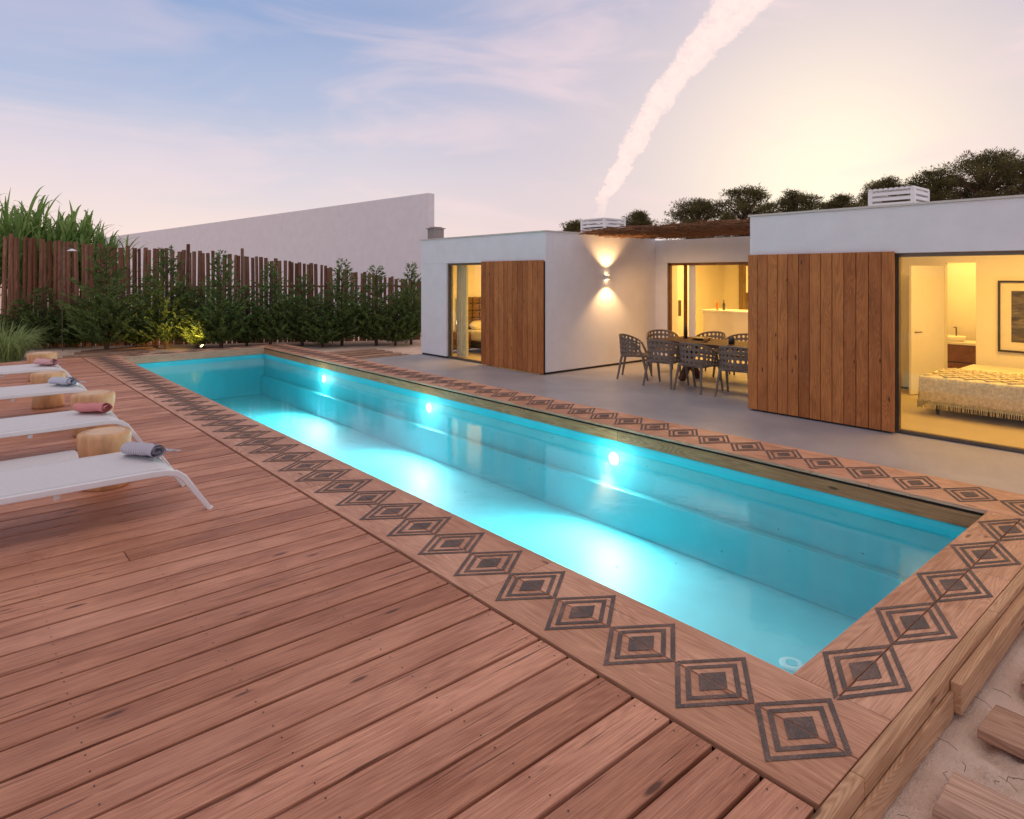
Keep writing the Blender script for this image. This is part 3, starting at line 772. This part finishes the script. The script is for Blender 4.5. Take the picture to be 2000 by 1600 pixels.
# ---------------------------------------------------------------- shrubs
def crown_mesh(seed,h,w):
    random.seed(seed); mb=MB(); ga=2.4
    tips=[(0,0,1.0)]
    for k in range(5): tips.append((random.uniform(-.34,.34)*w,random.uniform(-.34,.34)*w,random.uniform(.38,.72)))
    for ti,(ox,oy,hf) in enumerate(tips):
        nb=92 if ti==0 else 42; Hh=h*hf; ww=w if ti==0 else w*.62
        for i in range(nb):
            t=((i+random.random())/nb)**1.1; z0=.04*h+t*(Hh-.04*h)*.97
            a=i*ga+random.uniform(-.3,.3)
            L=(ww*.5*(1-t)**.85*random.uniform(.5,1.4)+.10)
            up=random.uniform(.3,.95)
            dirv=Vector((math.cos(a),math.sin(a),up)).normalized()
            base=Vector((ox*(.4+.6*t),oy*(.4+.6*t),z0))
            n=max(3,int(L/.055))
            for q in range(n):
                f=.15+.85*(q+random.random())/n; p=base+dirv*L*f
                p.z+= .07*f*f
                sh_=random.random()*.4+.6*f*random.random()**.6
                for r_ in range(3):
                    d=(dirv+Vector((random.uniform(-.7,.7),random.uniform(-.7,.7),random.uniform(-.35,.5)))).normalized()
                    l=random.uniform(.08,.17)*(1.2-.4*f); wd=random.uniform(.011,.023)
                    sd=d.cross(Vector((random.uniform(-1,1),random.uniform(-1,1),random.uniform(-1,1)))).normalized()
                    m1=p+d*l*.5
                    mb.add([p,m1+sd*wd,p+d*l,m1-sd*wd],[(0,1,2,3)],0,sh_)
    return mb
def trunk_mesh(h):
    mb=MB(); mb.path([(0,0,0),(.02,.01,h*.4),(0,0,h*.92)],[.05,.035,.008],8)
    for k in range(14):
        a=k*2.4; z=h*(.1+.05*k); mb.path([(0,0,z),(math.cos(a)*.25,math.sin(a)*.25,z+.25)],[.012,.005],5)
    return mb
variants=[]
for k in range(5):
    variants.append((crown_mesh(20+k,2.8,1.95).mesh('crown',L_shrub),trunk_mesh(2.8).mesh('trunk',W_bark)))
shr=[(40,585,18.0,1.0),(85,560,18.2,.95),(150,585,18.6,.85),(208,478,17.6,1.15),(268,565,18.4,.85),(325,485,18.1,1.1),(385,565,18.3,.85),(432,492,18.2,1.05),(482,560,18.6,.85),(528,515,18.6,1.0),(590,538,18.8,1.0),(630,575,18.5,.85),(668,508,19.0,1.0),(735,520,19.0,1.0),(772,572,18.9,.75),(803,515,19.3,.85)]
ordn=['first','second','third','fourth','fifth','sixth','seventh','eighth','ninth','tenth','eleventh','twelfth','thirteenth','fourteenth','fifteenth','sixteenth']
for k,(px,ty,d,ws) in enumerate(shr):
    x,y=at(px,d); hgt=zt(ty,d)-GZ
    desc='tall feathery' if ty<530 else 'low bushy'
    lab=desc+' green conifer shrub before the stake fence, '+ordn[k]+' from the left'
    if px==325: lab='tall conifer shrub lit warm yellow by the garden spotlight, '+ordn[k]+' from the left'
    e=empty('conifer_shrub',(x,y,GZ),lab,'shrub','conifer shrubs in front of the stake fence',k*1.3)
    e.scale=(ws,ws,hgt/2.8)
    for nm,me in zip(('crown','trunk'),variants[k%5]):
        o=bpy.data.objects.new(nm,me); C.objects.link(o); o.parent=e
x,y=at(398,17.35); gl_=empty('garden_spotlight',(x,y,GZ),'small lit garden spotlight at the foot of the shrubs','garden light')
mb=MB(); mb.path([(0,0,0),(0,0,.1)],.01,8); mb.path([(.03,-.02,.09),(-.03,.03,.17)],[.03,.04],14); mb.build('lamp_body',M_dark,gl_)
mb=MB(); mb.path([(-.031,.031,.171),(-.035,.035,.176)],.035,14); mb.build('lens',emis('garden lamp glow',(1,.7,.25),60),gl_)
l=bpy.data.lights.new('garden_beam','SPOT'); l.energy=150; l.color=(1,.60,.14); l.spot_size=R(80); l.spot_blend=.6; l.shadow_soft_size=.03
lo=bpy.data.objects.new('garden_beam',l); C.objects.link(lo); lo.location=(x-.05,y+.02,GZ+.22)
tx,ty_=at(335,18.1); dv=Vector((tx,ty_,.6))-Vector(lo.location); lo.rotation_euler=dv.to_track_quat('-Z','Y').to_euler()

# ---------------------------------------------------------------- reeds
def blade(mb,p,ang,L,wd,up,droop,mi=0,seg=6,rnd=None):
    d=Vector((math.cos(ang),math.sin(ang),0)); sd=Vector((-math.sin(ang),math.cos(ang),0)); vs=[];rr=random.random() if rnd is None else rnd
    for i in range(seg+1):
        t=i/seg; q=Vector(p)+d*(L*t*math.cos(up)+droop*.35*t*t*L)+Vector((0,0,L*(t*math.sin(up)-droop*t*t*t)))
        w=wd*(1-t**1.8)*(.5+.5*min(1,t*5))+.0015
        vs+= [q-sd*w,q+sd*w+Vector((0,0,w*.3))]
    mb.add(vs,[(2*i,2*i+1,2*i+3,2*i+2) for i in range(seg)],mi,rr)
def reeds(px,d,top_y,rad,n,label,seed):
    random.seed(seed); x,y=at(px,d); ht=zt(top_y,d)-GZ
    e=empty('giant_reed',(x,y,GZ),label,'reed')
    mb=MB(); st=MB()
    for k in range(n):
        a=random.random()*2*PI; r=rad*math.sqrt(random.random()); bx,by=r*math.cos(a),r*math.sin(a)
        h=ht*random.uniform(.55,.80)*(1-.25*r/rad); ox,oy=bx*.25,by*.25
        st.path([(bx,by,0),(bx+ox*.4,by+oy*.4,h*.5),(bx+ox,by+oy,h)],[.02,.016,.008],5)
        for q in range(16):
            t=.5+.5*q/15; p=(bx+ox*t,by+oy*t,h*t); aa=q*2.6+random.uniform(-.5,.5)
            blade(mb,p,aa,random.uniform(.9,1.5),random.uniform(.03,.055),R(random.uniform(45,86)),random.uniform(.05,.75))
    mb.build('leaves',L_reed,e); st.build('stems',L_reed,e)
reeds(45,20.6,310,1.6,105,'tall clump of giant reed behind the fence at the far left',31)
reeds(155,21.4,372,1.1,60,'lower clump of giant reed behind the fence, right of the tallest one',32)
random.seed(40); x,y=at(-5,15.6); mb=MB()
for k in range(800):
    a=random.random()*2*PI; r=.5*math.sqrt(random.random()); blade(mb,(r*math.cos(a),r*math.sin(a),0),a+random.uniform(-.6,.6),random.uniform(.8,1.45),.007,R(random.uniform(55,86)),random.uniform(.2,.8))
e=empty('grass_clump',(x,y,GZ),'light green grass tuft beside the sand at the far left','grass'); mb.build('blades',L_grass,e)

# ---------------------------------------------------------------- pines
def pine(px,d,top_y,w,label,seed,low=None):
    random.seed(seed); x,y=at(px,d); ht=zt(top_y,d)-GZ
    e=empty('pine_tree',(x,y,GZ),label,'pine tree','pine trees behind the house')
    tr=MB(); cr=MB(); ch=min(ht*.62,w*.9)
    tr.path([(0,0,0),(.1,.05,ht*.35),(-.05,.1,ht*.65),(0,0,ht*.9)],[.2,.16,.11,.04],8)
    ncl=int(58+w*30)
    for k in range(ncl):
        a=random.random()*2*PI; f=random.random()**.8; zz=ht-ch+ch*.95*f
        rr=w*.64*math.sqrt(max(.05,1-f**2.4))*random.random()**.5*random.uniform(.8,1.12)
        c=Vector((rr*math.cos(a),rr*math.sin(a),zz+random.uniform(-.15,.15))); cs=random.uniform(.2,.46)*(.8+.07*w)
        if random.random()<.4: tr.path([(0,0,zz-ch*.28),c*.55+Vector((0,0,(zz-ch*.15)*.45)),c],[.06,.04,.012],5)
        n=int(120*cs/.3)
        for q in range(n):
            v=Vector((random.gauss(0,1),random.gauss(0,1),random.gauss(0,1))).normalized()*(random.random()**.55)*cs*random.uniform(.75,1.3); v.z*=.6
            p=c+v; dd=(v.normalized()+Vector((random.uniform(-.6,.6),random.uniform(-.6,.6),random.uniform(.0,.8)))).normalized()
            l=random.uniform(.06,.15); sd=dd.cross(Vector((random.uniform(-1,1),random.uniform(-1,1),random.uniform(-1,1)))).normalized()*random.uniform(.012,.026)
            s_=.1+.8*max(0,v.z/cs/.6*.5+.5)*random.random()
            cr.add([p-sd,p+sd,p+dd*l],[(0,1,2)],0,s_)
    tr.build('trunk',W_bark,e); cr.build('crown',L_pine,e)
pine(1128,36,436,1.7,'small pine crown showing just left of the left roof vent',51)
pine(1243,36,418,1.7,'small pine crown showing just right of the left roof vent',52)
pine(1362,34,388,3.2,'leftmost large pine behind the brushwood canopy',53)
pine(1455,33,366,3.6,'broad pine behind the middle of the brushwood canopy',54)
pine(1552,34,374,3.4,'pine rising just left of the right block roof',55)
pine(1640,36,386,2.4,'small low pine in the sunset glow above the right block corner',56)
pine(1728,32,350,2.8,'pine behind the right roof vent on its left side',57)
pine(1830,31,332,3.8,'pine just right of the right roof vent',58)
pine(1925,29,292,4.1,'tallest darkest pine near the right edge above the roof',59)
pine(2010,29,308,3.8,'pine cut by the right edge of the photo',60)

# ---------------------------------------------------------------- loose planks, twigs
random.seed(70)
def plank(x0,x1,y0,y1,z,rz,mat,label,grp):
    cx,cy=(x0+x1)/2,(y0+y1)/2; mb=MB(); mb.box(x0-cx,x1-cx,y0-cy,y1-cy,0,.045)
    o=mb.build('plank',mat,bevel=.004,loc=(cx,cy,z)); o.rotation_euler.z=rz; tag(o,label,'plank',grp)
for k,(x0,x1,y1) in enumerate(((2.80,3.08,.83),(3.40,3.66,.84),(3.98,4.24,.80),(4.58,4.84,.82))):
    plank(x0,x1,-.6,y1,-.185,R((1.5,-2,1,-1)[k]),W_path,('first','second','third','fourth')[k]+' path plank on the sand from the near deck corner','path planks at the near deck end')
for k in range(6):
    plank(1.5+.25*k+random.uniform(-.2,.2),3.3+.25*k,17.75+.52*k,17.98+.52*k,-.19,R(random.uniform(-4,4)),W_pathX,('first','second','third','fourth','fifth','sixth')[k]+' weathered path plank beyond the far end of the deck','path planks beyond the deck')
for k in range(5):
    plank(7.1+random.uniform(-.1,.1),8.8,14.05+.42*k,14.3+.42*k,-.19,R(random.uniform(-3,3)),W_pathX,('first','second','third','fourth','fifth')[k]+' weathered plank on the sand left of the white house','planks beside the house')
mb=MB()
for k in range(420):
    x=random.uniform(2.2,7); y=random.uniform(-1.2,.88); a=random.random()*PI; L=random.uniform(.02,.10)
    mb.path([(x,y,GZ+.02),(x+math.cos(a)*L*.5,y+math.sin(a)*L*.5,GZ+.03),(x+math.cos(a+.4)*L,y+math.sin(a+.4)*L,GZ+.025+random.uniform(0,.02))],.0013,4,cap=False)
tag(mb.build('twigs',W_bark),'dry twigs and pine needles scattered on the near sand','twigs',kind='stuff')
mb=MB()
for k in range(60):
    x=random.uniform(3.2,6.0); y=random.uniform(1.7,15); a=random.random()*PI; l=random.uniform(.008,.018)
    mb.add([(x-l*math.cos(a),y-l*math.sin(a),-.232),(x+l*.4*math.sin(a),y-l*.4*math.cos(a),-.231),(x+l*math.cos(a),y+l*math.sin(a),-.232),(x-l*.4*math.sin(a),y+l*.4*math.cos(a),-.231)],[(0,1,2,3)])
tag(mb.build('floating_leaves',W_bark),'tiny leaf specks floating on the pool water','leaves',kind='stuff')

# ---------------------------------------------------------------- world
w=bpy.data.worlds.new('World'); scene.world=w; w.use_nodes=True; nt=w.node_tree; g=N(nt); bg=nt.nodes['Background']
v=g.vmath('NORMALIZE',g.n('ShaderNodeTexCoord').outputs['Generated'])
sep=g.n('ShaderNodeSeparateXYZ'); g.inp(sep.inputs[0],v); z=sep.outputs[2]
def dirof(px,py):
    s_=(px-1000)/1280; u=(537-py)/1280; return (FW+RT*s_+Vector((0,0,u))).normalized()
warp=g.noise(g.map(v,(2.5,2.5,7)),1,3,.55,.3)
ze=g.math('ADD',z,g.math('MULTIPLY_ADD',warp,.08,-.04))
base=g.ramp(ze,[(0.0,(1.0,.76,.64)),(.06,(.97,.79,.73)),(.14,(.73,.69,.76)),(.25,(.45,.53,.73)),(.37,(.26,.39,.66)),(.55,(.54,.53,.63)),(1.0,(.82,.70,.66))])
sd=dirof(1620,375)
dt=g.math('MAXIMUM',g.vmath('DOT_PRODUCT',v,tuple(sd)),0.0)
g1=g.math('POWER',dt,7.0); g2_=g.math('POWER',dt,26.0); g3_=g.math('POWER',dt,110.0)
col=g.mix(g.math('MULTIPLY',g1,.88),base,(.70,.58,.64,1))
col=g.mix(g.math('MULTIPLY',g2_,.92),col,(1.03,.86,.72,1))
col=g.mix(g.math('MULTIPLY',g3_,.8),col,(1.22,1.08,.82,1))
cl=g.noise(g.map(v,(1.8,3.2,10)),1,4,.55,.9); clm=g.ramp(cl,[(.42,0.0),(.70,1.0)],'EASE')
clm=g.math('MULTIPLY',clm,g.math('MULTIPLY_ADD',g1,.35,.30))
col=g.mix(clm,col,(1.0,.76,.76,1))
A_=dirof(1475,-10); B_=dirof(1192,400); n_=A_.cross(B_).normalized()
wv=g.noise(g.map(v,(9,9,14)),1,2,.6,.3); wf=g.noise(g.map(v,(42,42,42)),1,5,.75,.7)
zc=g.math('SUBTRACT',z,.235)
off=g.math('ADD',g.vmath('DOT_PRODUCT',v,tuple(n_)),g.math('ADD',g.math('MULTIPLY_ADD',wv,.034,-.017),g.math('MULTIPLY_ADD',wf,.034,-.017)))
off=g.math('ADD',off,g.math('MULTIPLY_ADD',g.math('MULTIPLY',zc,zc),1.25,-.028))
wid=g.math('MAXIMUM',g.math('MULTIPLY_ADD',z,.104,-.003),.004)
tr_=g.math('SUBTRACT',1.0,g.math('DIVIDE',g.math('ABSOLUTE',off),wid),clamp=True)
tr_=g.math('MULTIPLY',g.ramp(tr_,[(0.0,0.0),(.22,.8),(.6,1.0)]),g.ramp(z,[(.08,0.0),(.13,1.0)]))
tx_=g.noise(g.map(v,(70,70,70)),1,4,.7,.4)
side=g.math('GREATER_THAN',g.vmath('DOT_PRODUCT',v,tuple(FW)),0.2)
tr_=g.math('MULTIPLY',tr_,side); tr_=g.math('MULTIPLY',tr_,g.ramp(tx_,[(.34,.6),(.54,1.0)]),clamp=True)
col=g.mix(tr_,col,(1.12,.86,.80,1))
nt.links.new(col,bg.inputs['Color']); bg.inputs['Strength'].default_value=1.0

sun=bpy.data.lights.new('sun','SUN'); sun.energy=1.0; sun.angle=R(4); sun.color=(1,.68,.38)
so=bpy.data.objects.new('sun',sun); C.objects.link(so); so.rotation_euler=(-Vector((sd.x,sd.y,.12))).to_track_quat('-Z','Y').to_euler()

# ---------------------------------------------------------------- camera
cam=bpy.data.cameras.new('camera'); co=bpy.data.objects.new('camera',cam); C.objects.link(co)
co.location=(0,0,CAMH); co.rotation_euler=(R(90),0,-A); cam.sensor_width=36; cam.lens=23.04; cam.shift_y=-263/2000; cam.clip_end=5000; cam.clip_start=.05
scene.camera=co
scene.view_settings.view_transform='Standard'; scene.view_settings.look='None'; scene.view_settings.exposure=0
